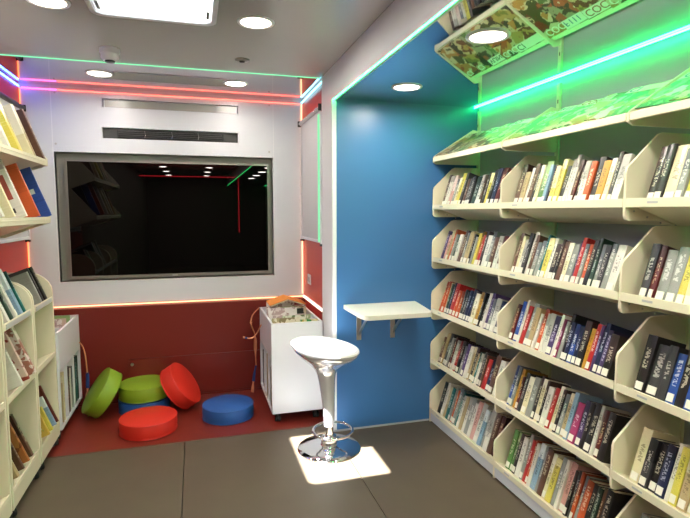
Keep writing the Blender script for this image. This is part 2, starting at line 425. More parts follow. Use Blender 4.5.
# ---------------------------------------------------------------- LED strips
def led(a, b, m, label):
    o = bxo('led_strip', a, b, m); tag(o, label, 'light strip', 'LED light strips'); return o
led((XL + .25, YE - .010, H - .030), (XR - .001, YE - .004, H - .024), 'led_pink', 'red LED strip along the ceiling edge above the end wall')
led((XL + .02, YE - .010, H - .030), (XL + .249, YE - .004, H - .024), 'led_purple', 'pink-violet LED strip at the left end of the end wall ceiling edge')
led((XL + .004, 1.6, H - .022), (XL + .010, YE - .02, H - .014), 'led_blue', 'blue-white LED strip along the ceiling edge of the left wall')
led((XR + .008, YP + .01, H - .022), (XR + .015, YE - .02, H - .014), 'led_cyan', 'blue-white LED strip along the ceiling edge above the window blind')
led((XL + .004, YE - .012, 0.80), (XL + .010, YE - .006, H - .03), 'led_orange', 'vertical orange LED strip in the left corner of the end wall')
led((XR + .008, YE - .012, 0.80), (XR + .015, YE - .006, H - .03), 'led_warm', 'vertical orange-pink LED strip in the right corner of the end wall')
led((XL + .02, YE - .010, 0.770), (XR + .02, YE - .001, 0.779), 'led_warm', 'pinkish LED strip under the white panel of the television wall')
led((XR + .012, YP + .01, 0.768), (XR + .024, YE - .02, 0.785), 'led_white', 'white LED strip low on the red wall behind the white trolley')
led((XL + .01, YP - .006, H - .006), (XR - .01, YP + .003, H - .001), 'led_green_soft_and_rail_glow', 'thin pale green LED strip running straight across the ceiling')
led((XR + .002, REAR + .1, HS - .010), (XR + .009, YB - .004, HS - .003), 'led_green', 'bright green LED strip along the header of the blue alcove')
led((XB - .042, REAR + .1, HS - .008), (XB - .036, YB - .004, HS - .002), 'led_green', 'bright green LED strip along the top of the grey shelf wall')

led((XL + .1, -3.0, 2.26), (XB - 1.0, -2.99, 2.27), 'led_red', 'red LED strip across the rear of the cabin, seen only reflected in the television')
led((XB - 1.0, -3.0, 1.05), (XB - .99, -2.99, 2.27), 'led_red', 'vertical red LED strip at the rear of the cabin, seen only reflected in the television')

# ---------------------------------------------------------------- roller blinds
def blind(xw, s, y0, y1, ztop, zbot, label, green=False):
    t = empty('roller_blind', (xw, (y0 + y1) / 2, ztop)); tag(t, label, 'blind', 'window blinds')
    L = (y1 - y0) / 2
    bm = bmesh.new(); tube(bm, [(-s * .024, -L, 0), (-s * .024, L, 0)], 0.019, 16); obj('cassette', bm, 'silver', t, True)
    for q in (-1, 1):
        bm = bmesh.new(); box(bm, (-s * .046, q * L - .006, -.024), (0, q * L + .006, .024)); obj('end_cap', bm, 'black', t, bevel=.003)
    bm = bmesh.new(); box(bm, (-s * .022, -L + .03, zbot - ztop + .02), (-s * .019, L - .03, 0)); obj('fabric', bm, 'blind', t)
    bm = bmesh.new(); box(bm, (-s * .028, -L + .02, zbot - ztop), (-s * .012, L - .02, zbot - ztop + .022)); obj('bottom_bar', bm, 'white', t, bevel=.003)
    for q in (-1, 1):
        bm = bmesh.new(); box(bm, (-s * .03, q * (L - .012) - .014, zbot - ztop - .005), (-.0 * s, q * (L - .012) + .014, -.03)); obj('side_rail', bm, 'white', t, bevel=.003)
        bm = bmesh.new(); box(bm, (-s * .032, q * (L - .012) - .015, zbot - ztop - .02), (0, q * (L - .012) + .015, zbot - ztop - .004)); obj('rail_foot', bm, 'black', t)
    return t
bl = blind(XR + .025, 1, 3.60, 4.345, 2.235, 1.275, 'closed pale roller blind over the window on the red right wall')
bxo('painted_rail_glow', (-.034, -.352, -.95), (-.031, -.30, -.04), 'led_green_soft_and_rail_glow', bl)  # green light falling on the white side rail, put in as an emissive strip
bl = blind(XL, -1, 2.6, 4.34, 2.255, 1.30, 'pale roller blind on the red left wall behind the upper bookshelves')
for ch in bl.children:
    if ch.name.startswith('cassette'): ch.data.materials[0] = M['bezelin']
# power outlet
t = empty('power_outlet', (XR + .025, 4.12, 0.95)); tag(t, 'white double power outlet on the red wall below the window blind', 'outlet')
bm = bmesh.new(); box(bm, (-.008, -.055, -.042), (0, .055, .042)); obj('plate', bm, 'white', t, bevel=.004)
for q in (-.024, .024):
    bm = bmesh.new(); box(bm, (-.0095, q - .018, -.02), (-.0075, q + .018, .02)); obj('socket', bm, 'tag', t, bevel=.002)

# ---------------------------------------------------------------- folding table on the blue wall
t = empty('wall_table', (1.19, YB, 0.88)); tag(t, 'small cream folding table fixed to the blue wall', 'table')
bm = bmesh.new()
pts = [(0.95, YB - .002), (1.47, YB - .002)]
def arc(cx, cy, r, t0, t1, n=6): return [(cx + r * math.cos(R(t0 + (t1 - t0) * k / n)), cy + r * math.sin(R(t0 + (t1 - t0) * k / n))) for k in range(n + 1)]
pts = [(1.47, YB - .002), (0.95, YB - .002)] + [(0.95, YB - .15)] + arc(1.04, 2.94, .06, 200, 270) + arc(1.36, 2.93, .05, 270, 350)
pts = [(1.47, YB - .002), (0.945, YB - .002), (0.945, YB - .06), (0.955, 2.96)] + arc(1.0, 2.92, .04, 200, 270) + arc(1.37, 2.93, .05, 270, 350)
prism(bm, [(p[0] - 1.19, p[1] - YB) for p in pts], 2, -0.03, 0.0); obj('tabletop', bm, 'tabletop', t, bevel=.004)
for x in (1.055, 1.30):
    bm = bmesh.new(); box(bm, (x - 1.19 - .017, -.006, -.25), (x - 1.19 + .017, -.0005, -.03)); box(bm, (x - 1.19 - .014, -.30, -.036), (x - 1.19 + .014, -.006, -.0305))
    prism(bm, [(-.006, -.22), (-.006, -.19), (-.20, -.036), (-.23, -.036)], 0, x - 1.19 - .004, x - 1.19 + .004)
    obj('bracket', bm, 'steel', t, bevel=.001)

# ---------------------------------------------------------------- bar stool
t = empty('bar_stool', (0.785, 3.065, 0.0)); tag(t, 'white and silver bar stool on a round chrome base beside the blue wall', 'stool')
bm = bmesh.new(); lathe(bm, [(0.0005, 0), (0.197, 0), (0.201, 0.006), (0.195, 0.012), (0.12, 0.020), (0.055, 0.030), (0.045, 0.045), (0.03, 0.06), (0.0005, 0.062)], 64); obj('base', bm, 'chrome', t, True)
bm = bmesh.new(); lathe(bm, [(0.027, 0.058), (0.027, 0.145), (0.02, 0.15), (0.02, 0.16)], 32); obj('column', bm, 'chrome', t, True)
bm = bmesh.new(); lathe(bm, [(0.050, 0.032), (0.053, 0.06), (0.046, 0.085), (0.03, 0.095)], 32); obj('collar', bm, 'chrome', t, True)
bm = bmesh.new()
tube(bm, [(0.02 + 0.125 * math.cos(2 * math.pi * k / 40), -.02 + 0.115 * math.sin(2 * math.pi * k / 40), 0.125 + 0.008 * math.sin(2 * math.pi * k / 40)) for k in range(40)], 0.009, 10, True)
tube(bm, [(0.02 - 0.02, .095, 0.13), (0.0, 0.02, 0.12)], 0.008, 8)
obj('footrest', bm, 'chrome', t, True)
SB = R(150)
def seatf(r, z, th):
    # rim lifts towards the low backrest
    lift = 0.030 * math.cos(th - SB) * (max(0, r - 0.07) / 0.135) ** 1.5
    k = 1 + 0.04 * math.cos(2 * (th - SB))
    z = z + .028 * max(0, (z - .3) / .33)
    return (r * k * math.cos(th) - .022 * min(1, max(0, (z - .25) / .3)), r * k * math.sin(th), z + lift)
bm = bmesh.new()
lathe(bm, [(0.032, 0.15), (0.036, 0.25), (0.042, 0.34), (0.050, 0.43), (0.058, 0.475), (0.075, 0.51), (0.12, 0.545), (0.165, 0.575), (0.195, 0.603), (0.207, 0.625), (0.207, 0.634)], 64, f=seatf)
obj('seat_shell', bm, 'silver', t, True)
bm = bmesh.new()
lathe(bm, [(0.207, 0.632), (0.204, 0.640), (0.195, 0.640), (0.175, 0.622), (0.14, 0.603), (0.09, 0.592), (0.04, 0.588), (0.0005, 0.587)], 64, f=seatf)
obj('seat', bm, 'seat', t, True)

# ---------------------------------------------------------------- foam cushions
def cushion(m, c, n, label, r=0.19, h=0.125, spin=0):
    n = Vector(n).normalized()
    t = empty('round_cushion', c); tag(t, label, 'cushion', 'round floor cushions')
    t.rotation_euler = n.to_track_quat('Z', 'Y').to_euler()
    bm = bmesh.new()
    prof = [(0.0005, 0)] + [(r - .012, 0), (r - .004, .003), (r, .012), (r + .002, h / 2), (r, h - .012), (r - .004, h - .003), (r - .012, h), (0.0005, h + .004)]
    lathe(bm, prof, 64); obj('cover', bm, m, t, True)
    for z in (.006, h - .006):
        bm = bmesh.new(); tube(bm, [((r - .0005) * math.cos(2 * math.pi * k / 64), (r - .0005) * math.sin(2 * math.pi * k / 64), z) for k in range(64)], .0035, 6, True)
        obj('piping', bm, m, t, True)
    bm = bmesh.new(); box(bm, (-.05, -r - .0025, h / 2 - .003), (.05, -r + .004, h / 2 + .003)); obj('zip', bm, m, t)
    return t
def stand(cx, cy, n, r=.19, h=.125):
    """base-centre of a tilted cushion whose lowest rim point touches the floor"""
    n = Vector(n).normalized(); s = math.sqrt(1 - n.z ** 2)
    return (cx, cy, r * s + .003 + max(0, -n.z) * h)
cushion('redfoam', (-0.342, 3.685, 0), (0, 0, 1), 'round red cushion lying flat in front of the stacked pair', r=.187, h=.102)
cushion('bluefoam', (0.20, 3.785, 0), (0, 0, 1), 'round blue cushion lying flat alone beside the white trolley', r=.183, h=.10)
cushion('bluefoam', (-0.405, 4.107, 0), (0, 0, 1), 'round blue cushion at the bottom of the stack, under the green one', r=.183, h=.098)
cushion('greenfoam', (-0.400, 4.105, 0.105), (0.0, -0.0, 1), 'round green cushion lying on top of the blue one in the stack', r=.184, h=.105)
cushion('greenfoam', (-0.648, 4.053, 0.147), (-.80, -.20, .57), 'round green cushion tilted up on its edge beside the left trolley', r=.175, h=.105)
cushion('redfoam', (-0.178, 4.049, 0.147), (.80, -.20, .57), 'round red cushion tilted against the right side of the stack', r=.175, h=.105)

# ---------------------------------------------------------------- books
PAL = {
 'wh': ('#d9d5c8', '#333333', '#a8a49a', 'white'), 'cr': ('#d8cda4', '#5a4a30', '#e6e0c8', 'cream'), 'gy': ('#8e9089', '#e8e8e0', '#5f6468', 'grey'),
 'dk': ('#1d1b1b', '#d8d0b8', '#3a2a28', 'black'), 'ch': ('#3c3b3c', '#cfcac0', '#222226', 'charcoal'), 'nb': ('#1e2746', '#c8cde0', '#12162a', 'navy blue'),
 'bl': ('#2b4d96', '#e8e8f0', '#1a2c5c', 'blue'), 'lb': ('#7f9db4', '#223344', '#d8e0e0', 'pale blue'), 'te': ('#1f6660', '#e0e8e0', '#144440', 'teal'),
 'gn': ('#4d7a3a', '#e8e8c8', '#8fae70', 'green'), 'dg': ('#2d4438', '#d0d8c8', '#1a2a22', 'dark green'), 'ye': ('#cfc050', '#4a4020', '#e6dfa0', 'yellow'),
 'go': ('#c08e2c', '#3a2a10', '#8a6420', 'ochre'), 'or': ('#c2562a', '#f0e0c0', '#8e3a1c', 'orange'), 're': ('#b02a26', '#f0e0d0', '#6e1a1a', 'red'),
 'dr': ('#5c1c1a', '#e0c8a0', '#3a1010', 'dark red'), 'mg': ('#a23a68', '#f0e0e8', '#702848', 'magenta'), 'pk': ('#d09a90', '#6a2a2a', '#e8d0c8', 'pink'),
 'pu': ('#4c3a66', '#d8d0e8', '#2c2240', 'purple'), 'br': ('#5e4030', '#d8c8a8', '#3a2820', 'brown'), 'tn': ('#b09a70', '#4a3a28', '#d0c4a0', 'tan'),
}
BM_ = {k: book_mat('book_cover_' + v[3].replace(' ', '_'), v[0], v[1], v[2]) for k, v in PAL.items()}
ONES = ['', 'first', 'second', 'third', 'fourth', 'fifth', 'sixth', 'seventh', 'eighth', 'ninth', 'tenth', 'eleventh', 'twelfth', 'thirteenth', 'fourteenth', 'fifteenth', 'sixteenth', 'seventeenth', 'eighteenth', 'nineteenth', 'twentieth']
def ordinal(n): return ONES[n] if n <= 20 else 'twenty-' + ONES[n - 20]
def book(name, d, th, h, m, label, cat, group, mtx, labelled=True, thick=0.0016):
    """local x: depth from spine, y: thickness, z: height"""
    bm = bmesh.new(); c = thick
    sp = [(-.0, 0), (-.0022, th * .25), (-.003, th * .5), (-.0022, th * .75), (0, th)]
    outl = sp + [(d, th), (d, th - c), (c, th - c), (c, c), (d, c), (d, 0)]
    # cover as one U-shaped outline extruded upward
    n = len(outl)
    A = [bm.verts.new((p[0], p[1], 0)) for p in outl]; B = [bm.verts.new((p[0], p[1], h)) for p in outl]
    for i in range(n): bm.faces.new([A[i], A[(i + 1) % n], B[(i + 1) % n], B[i]])
    for V in (A, B):
        # caps: spine fan, two boards
        bm.faces.new([V[0], V[1], V[2], V[3], V[4], V[7], V[8]]); bm.faces.new([V[4], V[5], V[6], V[7]]); bm.faces.new([V[0], V[8], V[9], V[10]])
    o = obj(name, bm, m); o.matrix_world = mtx
    tag(o, label, cat, group)
    bm = bmesh.new(); box(bm, (c, c, .003), (d - .004, th - c, h - .003)); obj('page_block', bm, 'pages', o)
    if labelled:
        bm = bmesh.new(); lh = .030
        box(bm, (-.0040, th * .14, .008), (-.0008, th * .86, .008 + lh)); obj('spine_label', bm, 'label', o)
    return o

BAYS = {1: (3.27, 2.457), 2: (2.443, 1.62), 3: (1.606, 0.80)}
BAYN = {1: 'left bay beside the blue wall', 2: 'middle bay', 3: 'right-hand bay'}
ROWZ = {2: 1.466, 3: 1.104, 4: 0.742, 5: 0.380, 6: 0.018}
ROWN = {2: 'shelf just under the magazines', 3: 'third shelf down', 4: 'middle shelf', 5: 'second shelf from the floor', 6: 'lowest shelf'}
ROWN = {2: 'shelf just under the magazines', 3: 'fourth shelf from the floor', 4: 'third shelf from the floor', 5: 'second shelf from the floor', 6: 'lowest shelf'}
XF = 1.585; TILT = R(19)
SEQ = {
 (2, 1): 'br wh pk gy cr ye ch br ch ch dg wh br ch ye dk', (2, 2): 'br tn wh br dk cr gn lb dk ye ye dk wh wh dr dk wh or dk go cr dk', (2, 3): 'dk dk cr gy ye ye tn wh br cr dk',
 (3, 1): 'pu pk tn or gy dg wh dr br gy tn dk gy ye go re ch wh gy', (3, 2): 'br cr wh ch wh br gy gy te ye wh dk dk br cr gy pu re gy or dk dg gy ch gy', (3, 3): 'ch dr gy gy ye cr gn wh ch tn',
 (4, 1): 'or or tn dg nb re or or ch ch nb nb dk cr go ch dk wh pu', (4, 2): 'dr bl wh re gy tn wh or wh wh pu wh mg gy dk nb bl nb dk go re pu nb pu', (4, 3): 'dk ch ch bl dk bl dk nb ch re dk',
 (5, 1): 'br tn ch gy ch dr gy wh re dk gy pu wh tn dk tn te wh ch br re', (5, 2): 'bl gy go dr ch cr gy dk cr dk wh re cr dk gy tn lb mg pu dk dk wh dr', (5, 3): 'cr ch dk nb wh ye tn cr wh',
 (6, 1): 'dk wh tn te gy or gy te wh tn wh gy wh pk wh lb gy', (6, 2): 'gn gn dk wh gy re or wh lb gy br cr ye gy wh pk dk ch or gy or dk dg br', (6, 3): 'gy dk br dr',
}
BIG = {(6, 1), (6, 2), (6, 3)}

def shelf_panel(bm, y0, y1, z0, low):
    """side panel of a tilted shelf: vertical front edge, sloping shoulder, flat top"""
    zb = 0.0 if low else z0
    r = .02
    pts = [(XB - .004, zb)] + ([(XF, zb)] if low else [(XF + r, zb), (XF + r * .3, zb + r * .3), (XF, zb + r)])
    pts += [(XF, z0 + .185), (XF + .006, z0 + .205), (XF + .145, z0 + .335), (XF + .165, z0 + .342), (XB - .004, z0 + .342)]
    prism(bm, pts, 1, y0, y1)
def wall_shelf(row, bay):
    z0 = ROWZ[row]; y1, y0 = BAYS[bay]
    t = empty('tilted_shelf', (0, 0, 0)); 
    tag(t, 'cream tilted metal bookshelf, %s, %s' % (ROWN[row], BAYN[bay]), 'shelf', 'tilted wall shelves')
    bm = bmesh.new(); shelf_panel(bm, y1, y1 + .012, z0, row == 6); obj('end_panel', bm, 'cream', t, bevel=.002)
    if bay == 3:
        bm = bmesh.new(); shelf_panel(bm, y0 - .012, y0, z0, row == 6); obj('end_panel', bm, 'cream', t, bevel=.002)
    # board with rolled front lip
    zt = z0 + .082
    T = Matrix.Translation((XF + .004, 0, zt)) @ Matrix.Rotation(TILT, 4, 'Y')
    bm = bmesh.new(); box(bm, (0, y0, -.012), (.275, y1, 0), T)
    box(bm, (XF + .0, y0, zt - .03), (XF + .006, y1, zt + .004)) 
    obj('board', bm, 'cream', t, bevel=.0015)
    bm = bmesh.new(); box(bm, (.275, y0, -.012), (.279, y1, .06), T); obj('back_stop', bm, 'cream', t)
    if row != 6:
        for k in range(3):
            p = T @ Vector((.05 + .07 * k, 0, -.03)); bm = bmesh.new()
            tube(bm, [(p.x, y1 - .0005, p.z), (p.x, y1 - .003, p.z)], .004, 10)
            obj('bolt', bm, 'steel', t)
    if row == 6:
        bm = bmesh.new(); box(bm, (XF + .004, y0, .012), (XF + .018, y1, zt - .03)); obj('plinth', bm, 'wallwhite', t)
    bm = bmesh.new(); yy = y1 - .10
    box(bm, (XF - .0012, yy - .045, zt - .016), (XF, yy, zt - .008)); obj('shelf_tag', bm, 'tag', t)
    return t
for row in ROWZ:
    for bay in BAYS:
        wall_shelf(row, bay)
        seq = SEQ[(row, bay)].split()
        y1, y0 = BAYS[bay]
        big = (row, bay) in BIG
        n = len(seq)
        full = .80 if bay < 3 else None
        ws = [random.choice((.7, .85, 1, 1, 1.2, 1.5)) for _ in seq]
        if full: 
            tot = .60 if bay == 1 else .665; k = tot / sum(ws); ws = [w_ * k for w_ in ws]
            while sum(ws) < full - .10: ws.append(random.uniform(.035, .05)); seq.append(random.choice(('dk', 'gy', 'br', 'wh', 'nb', 'dr')))
        else: ws = [w_ * .036 for w_ in ws]
        y = y1 - (.045 if bay == 1 else .05)
        for i, (code, th) in enumerate(zip(seq, ws)):
            th0 = th - .0012
            h = random.uniform(.178, .225) if not big else random.uniform(.21, .245)
            if code in ('cr', 'wh') and random.random() < .4: h += .01
            d = random.uniform(.125, .15)
            inset = .028 + random.uniform(0, .012)
            T = Matrix.Translation((XF + .004, 0, ROWZ[row] + .082)) @ Matrix.Rotation(TILT, 4, 'Y') @ Matrix.Translation((inset, y - th0, .0006)) @ Matrix.Rotation(R(random.uniform(-.5, .2)), 4, 'X') @ Matrix.Rotation(R(random.uniform(-2.5, 0)), 4, 'Y')
            cname = PAL[code][3]
            q = 'thick' if th > .042 else ('thin' if th < .026 else 'upright')
            lab = '%s %s book, %s from left, %s, %s' % (q, cname, ordinal(i + 1), ROWN[row], {1: 'bay by blue wall', 2: 'middle bay', 3: 'right-hand bay'}[bay])
            book('book', d, th0, h, BM_[code], lab, 'book', 'books on the %s, %s' % (ROWN[row], BAYN[bay]), T, labelled=random.random() < (.45 if big else .82))
            y -= th

# slotted uprights on the back wall
for y, n_ in ((3.283, 'beside the blue wall'), (2.449, 'between the left and middle bays'), (1.612, 'between the middle and right-hand bays')):
    t = bxo('shelf_upright', (XB - .014, y - .012 if y < 3.2 else y - .018, 0.02), (XB, y + .012 if y < 3.2 else y + .006, HS - .03), 'cream')
    tag(t, 'slotted metal shelf upright on the grey wall %s' % n_, 'upright', 'shelf uprights')
    bm = bmesh.new()
    for k in range(34): box(bm, (XB - .0150, y - .004, .08 + k * .061), (XB - .0138, y + .002, .08 + k * .061 + .02))
    obj('slots', bm, 'slotdark', t)

# sloped magazine shelf
MA = R(31); MZ = 1.862
food = [picture_mat('food_cover_%s' % n, c, s) for n, c, s in (
 ('greens', ['#2e3a16', '#6a6a2a', '#9a8a48', '#5a2a14', '#b8ac88', '#2a2214'], 13), ('oranges', ['#4a1e10', '#8e4420', '#a87a3c', '#c8b898', '#3e4018', '#6a2814'], 12),
 ('salad', ['#b8b4a0', '#4e6a34', '#8a9070', '#3a2e20', '#9a5030', '#c8c4b4'], 14))]
def text_mesh(s, size, m, parent, mtx, depth=.0004):
    cu = bpy.data.curves.new('title', 'FONT'); cu.body = s; cu.size = size; cu.extrude = depth; cu.align_x = 'LEFT'
    tmp = bpy.data.objects.new('title', cu); COL.objects.link(tmp)
    dg = bpy.context.evaluated_depsgraph_get(); me = bpy.data.meshes.new_from_object(tmp.evaluated_get(dg))
    bpy.data.objects.remove(tmp); bpy.data.curves.remove(cu)
    me.materials.clear(); me.materials.append(m)
    o = bpy.data.objects.new('title', me); COL.objects.link(o); o.parent = parent; o.matrix_local = mtx; return o
ink_w = mat('ink_white', '#e8e8e0', .5); ink_b = mat('ink_blue', '#2b5a8c', .5); ink_r = mat('ink_red', '#9a3a2a', .5); ink_k = mat('ink_dark', '#2c3a2c', .5)
MAGS = {1: [('oranges', 'CI', ink_w, ''), ('greens', 'CI', ink_w, ''), ('salad', 'VUINIA', ink_k, 'light'), ('oranges', 'CUCI', ink_w, ''), ('greens', 'CI', ink_k, 'light')],
        2: [('oranges', 'COC', ink_w, ''), ('salad', 'F I I I', ink_b, 'light'), ('greens', 'COC', ink_r, 'light'), ('oranges', 'CI', ink_w, ''), ('salad', 'CI', ink_b, 'light')],
        3: [('salad', 'CUCI', ink_b, 'light'), ('greens', 'COC', ink_w, '')]}
FM = dict(zip(('greens', 'oranges', 'salad'), food))
def slope_mtx(y, up, out=0.0):
    wd = Vector((0, -1, 0)); hd = Vector((math.cos(MA), 0, math.sin(MA))); nn = wd.cross(hd)
    m = Matrix((wd, hd, nn)).transposed().to_4x4()
    p = Vector((XF + .004, y, MZ)) + hd * up + nn * out
    return Matrix.Translation(p) @ m
for bay, (y1, y0) in BAYS.items():
    t = empty('magazine_shelf', (0, 0, 0)); tag(t, 'cream sloped magazine shelf under the green light strip, %s' % BAYN[bay], 'magazine shelf', 'sloped magazine shelves')
    bm = bmesh.new()
    def side(bm, a, b): prism(bm, [(XF - .004, MZ - .022), (XF + .02, MZ - .034), (XB - .004, MZ - .034), (XB - .004, MZ + .20), (XF + .30, MZ + .21), (XF + .004, MZ + .022), (XF - .004, MZ + .01)], 1, a, b)
    side(bm, y1, y1 + .010); obj('end_panel', bm, 'cream', t, bevel=.002)
    if bay == 3: bm = bmesh.new(); side(bm, y0 - .01, y0); obj('end_panel', bm, 'cream', t, bevel=.002)
    bm = bmesh.new(); box(bm, (0, 0, -.008), (y1 - y0, .345, 0), slope_mtx(y1, 0))
    obj('sloping_plate', bm, 'cream', t)
    bm = bmesh.new(); box(bm, (XF - .002, y0 + .001, MZ - .018), (XF + .012, y1, MZ + .014)); obj('lip', bm, 'cream', t, bevel=.004)
    for i, (fm, title, ink, light) in enumerate(MAGS[bay]):
        wdt = .205; yy = y1 - .014 - i * (.575 / (len(MAGS[bay]) - 1) if bay < 3 else .145)
        o_ = empty('magazine', (0, 0, 0)); o_.matrix_world = slope_mtx(yy, .016, .0165) @ Matrix.Rotation(R(4.2), 4, 'Y') @ Matrix.Rotation(R(random.uniform(-.6, .6)), 4, 'Z')
        tag(o_, '%s food magazine, %s from the left, magazine shelf of the %s' % ({'greens': 'olive', 'oranges': 'brown', 'salad': 'pale'}[fm], ordinal(i + 1), {1: 'left bay', 2: 'middle bay', 3: 'right bay'}[bay]), 'magazine', 'magazines on the sloped shelf')
        bm = bmesh.new(); box(bm, (0, 0, 0), (wdt, .295, .0028)); obj('cover', bm, FM[fm], o_)
        if light:
            bm = bmesh.new(); box(bm, (.002, .235, .0028), (wdt - .002, .290, .0031)); obj('title_band', bm, 'label', o_)
        bm = bmesh.new(); box(bm, (.11, .09, .0028), (.19, .16, .0031)); 
        obj('cover_picture', bm, FM['oranges' if fm != 'oranges' else 'salad'], o_)
        text_mesh(title, .058 if len(title) < 5 else .048, ink, o_, Matrix.Translation((.010, .243, .0034)))

# ---------------------------------------------------------------- left wall upper shelves
XU = -0.86; LT = R(20)
def ltilt(x, z): return Matrix.Translation((x, 0, z)) @ Matrix.Rotation(R(180), 4, 'Z') @ Matrix.Rotation(LT, 4, 'Y')
def upper_shelf(z, label):
    t = empty('wall_bookshelf', (0, 0, 0)); tag(t, label, 'shelf', 'upper bookshelves on the left wall')
    y0, y1 = 2.0, 3.575
    T = ltilt(XU, z)
    bm = bmesh.new(); box(bm, (0, -y1, -.014), (.30, -y0, 0), T); box(bm, (XU - .006, y0, z - .035), (XU + .002, y1, z + .004)); obj('board', bm, 'creamcab', t, bevel=.0015)
    bm = bmesh.new(); prism(bm, [(XU, z + .01), (XU, z - .03), (XU - .25, z - .125), (XL + .002, z - .125), (XL + .002, z + .31), (XL + .09, z + .31)], 1, y1, y1 + .014); obj('end_panel', bm, 'creamcab', t, bevel=.002)
    bm = bmesh.new(); prism(bm, [(XU, z + .01), (XU, z - .03), (XU - .25, z - .125), (XL + .002, z - .125), (XL + .002, z + .31), (XL + .09, z + .31)], 1, y0 - .014, y0); obj('end_panel', bm, 'creamcab', t, bevel=.002)
    return t
upper_shelf(1.815, 'top cream bookshelf on the left wall in front of the blind')
upper_shelf(1.468, 'lower of the two cream bookshelves on the left wall above the bookcases')
def left_book(name, x, z, y_far, th, d, h, code, label, group, tilt=LT, spin=0, m=None, labelled=False):
    """spine towards the aisle (+x), the face turned to the camera"""
    T = Matrix.Translation((x, y_far - th, z)) @ Matrix.Rotation(R(spin), 4, 'Z') @ Matrix.Rotation(-tilt, 4, 'Y') @ Matrix.Diagonal((-1, 1, 1, 1))
    T = Matrix.Translation((x, y_far, z)) @ Matrix.Rotation(R(180 + spin), 4, 'Z') @ Matrix.Rotation(tilt, 4, 'Y')
    return book(name, d, th, h, m or BM_[code], label, 'book', group, T, labelled=labelled, thick=.0022)
def zat(z, x_off, tilt=LT): return z
GU = 'books on the upper left shelves'
def on_tilt(x0, z0, inset, tilt): return x0 - inset * math.cos(tilt), z0 - inset * math.sin(tilt) + (.001 if inset >= 0 else .005)
x, z = on_tilt(XU, 1.815, .0, LT)
for yf, th, d, h, code, lab in (
  (3.555, 0.040, .17, 0.310, 'br', 'tall brown book at the far end of the top left shelf'),
  (3.355, 0.034, .19, 0.300, 'tn', 'tall olive-tan book second from the far end of the top left shelf'),
  (3.315, 0.023, .19, 0.295, 'cr', 'thin cream book beside the olive-tan one on the top left shelf'),
  (3.115, 0.052, .20, 0.290, 'ye', 'thick yellow book in the middle of the top left shelf'),
  (2.935, 0.034, .19, 0.280, 'wh', 'white book before the yellow one on the top left shelf'),
  (2.815, 0.040, .20, 0.270, 'cr', 'cream book nearest the camera on the top left shelf'),
  (2.735, 0.034, .2, 0.260, 'pk', 'pinkish book at the cut edge of the top left shelf')):
    left_book('book', x, z, yf, th, d, h, code, lab, GU)
x, z = on_tilt(XU, 1.468, -.022, LT)
square = mat('sticker', '#d9d8d0', .5)
bkb = left_book('picture_book', x, z, 3.535, .014, .19, .31, 'bl', 'blue picture book with a square white sticker on the lower left shelf', GU)
bm = bmesh.new(); box(bm, (.03, .0142, .15), (.06, .0150, .18)); obj('sticker', bm, square, bkb)
left_book('book', *on_tilt(XU, 1.468, .03, LT), 3.560, .02, .18, .31, 'dk', 'black book behind the blue one on the lower left shelf', GU)
left_book('picture_book', x, z, 3.290, .02, .20, .31, 'or', 'orange picture book in front of the blue one on the lower left shelf', GU)
pw = left_book('picture_book', x, z, 3.060, .025, .20, .33, 'wh', 'large white picture book with a red cover picture on the lower left shelf', GU)
bm = bmesh.new(); box(bm, (.02, .0252, .1), (.18, .0258, .23)); obj('cover_picture', bm, mat('muted_red_print', '#a04a3c', .5, var=.3, scale=25), pw)
bm = bmesh.new(); box(bm, (.035, .0252, .03), (.07, .0258, .055)); obj('sticker', bm, 'bezelin', pw)
left_book('picture_book', x, z, 2.870, .02, .20, .26, 'cr', 'cream picture book nearest the camera on the lower left shelf', GU)
left_book('picture_book', x, z, 2.720, .03, .20, .30, 'wh', 'white picture book at the cut edge of the lower left shelf', GU)
left_book('picture_book', x, z, 2.560, .03, .20, .27, 'go', 'ochre picture book at the near end of the lower left shelf', GU)

# ---------------------------------------------------------------- castor
def castor(par, x, y, z_top, turn=0):
    """x, y, z relative to the parent; wheel rests on the floor"""
    c = empty('castor', (x, y, z_top)); c.parent = par; c.rotation_euler = (0, 0, turn)
    for q in (-.011, .011):
        bm = bmesh.new(); rw = .024
        tube(bm, [(q - .007, 0, -z_top_world(par, z_top) + rw), (q + .007, 0, -z_top_world(par, z_top) + rw)], rw, 20); obj('wheel', bm, 'rubber', c, True)
    bm = bmesh.new(); zz = -z_top_world(par, z_top)
    prism(bm, [(-.016, 0), (.02, 0), (.018, zz + .03), (.004, zz + .018), (-.004, zz + .03)], 0, -.003, .003); box(bm, (-.018, -.018, -.004), (.018, .018, -.0005)); obj('fork', bm, 'bezelin', c, bevel=.001)
    return c
def z_top_world(par, z): return par.location.z + z

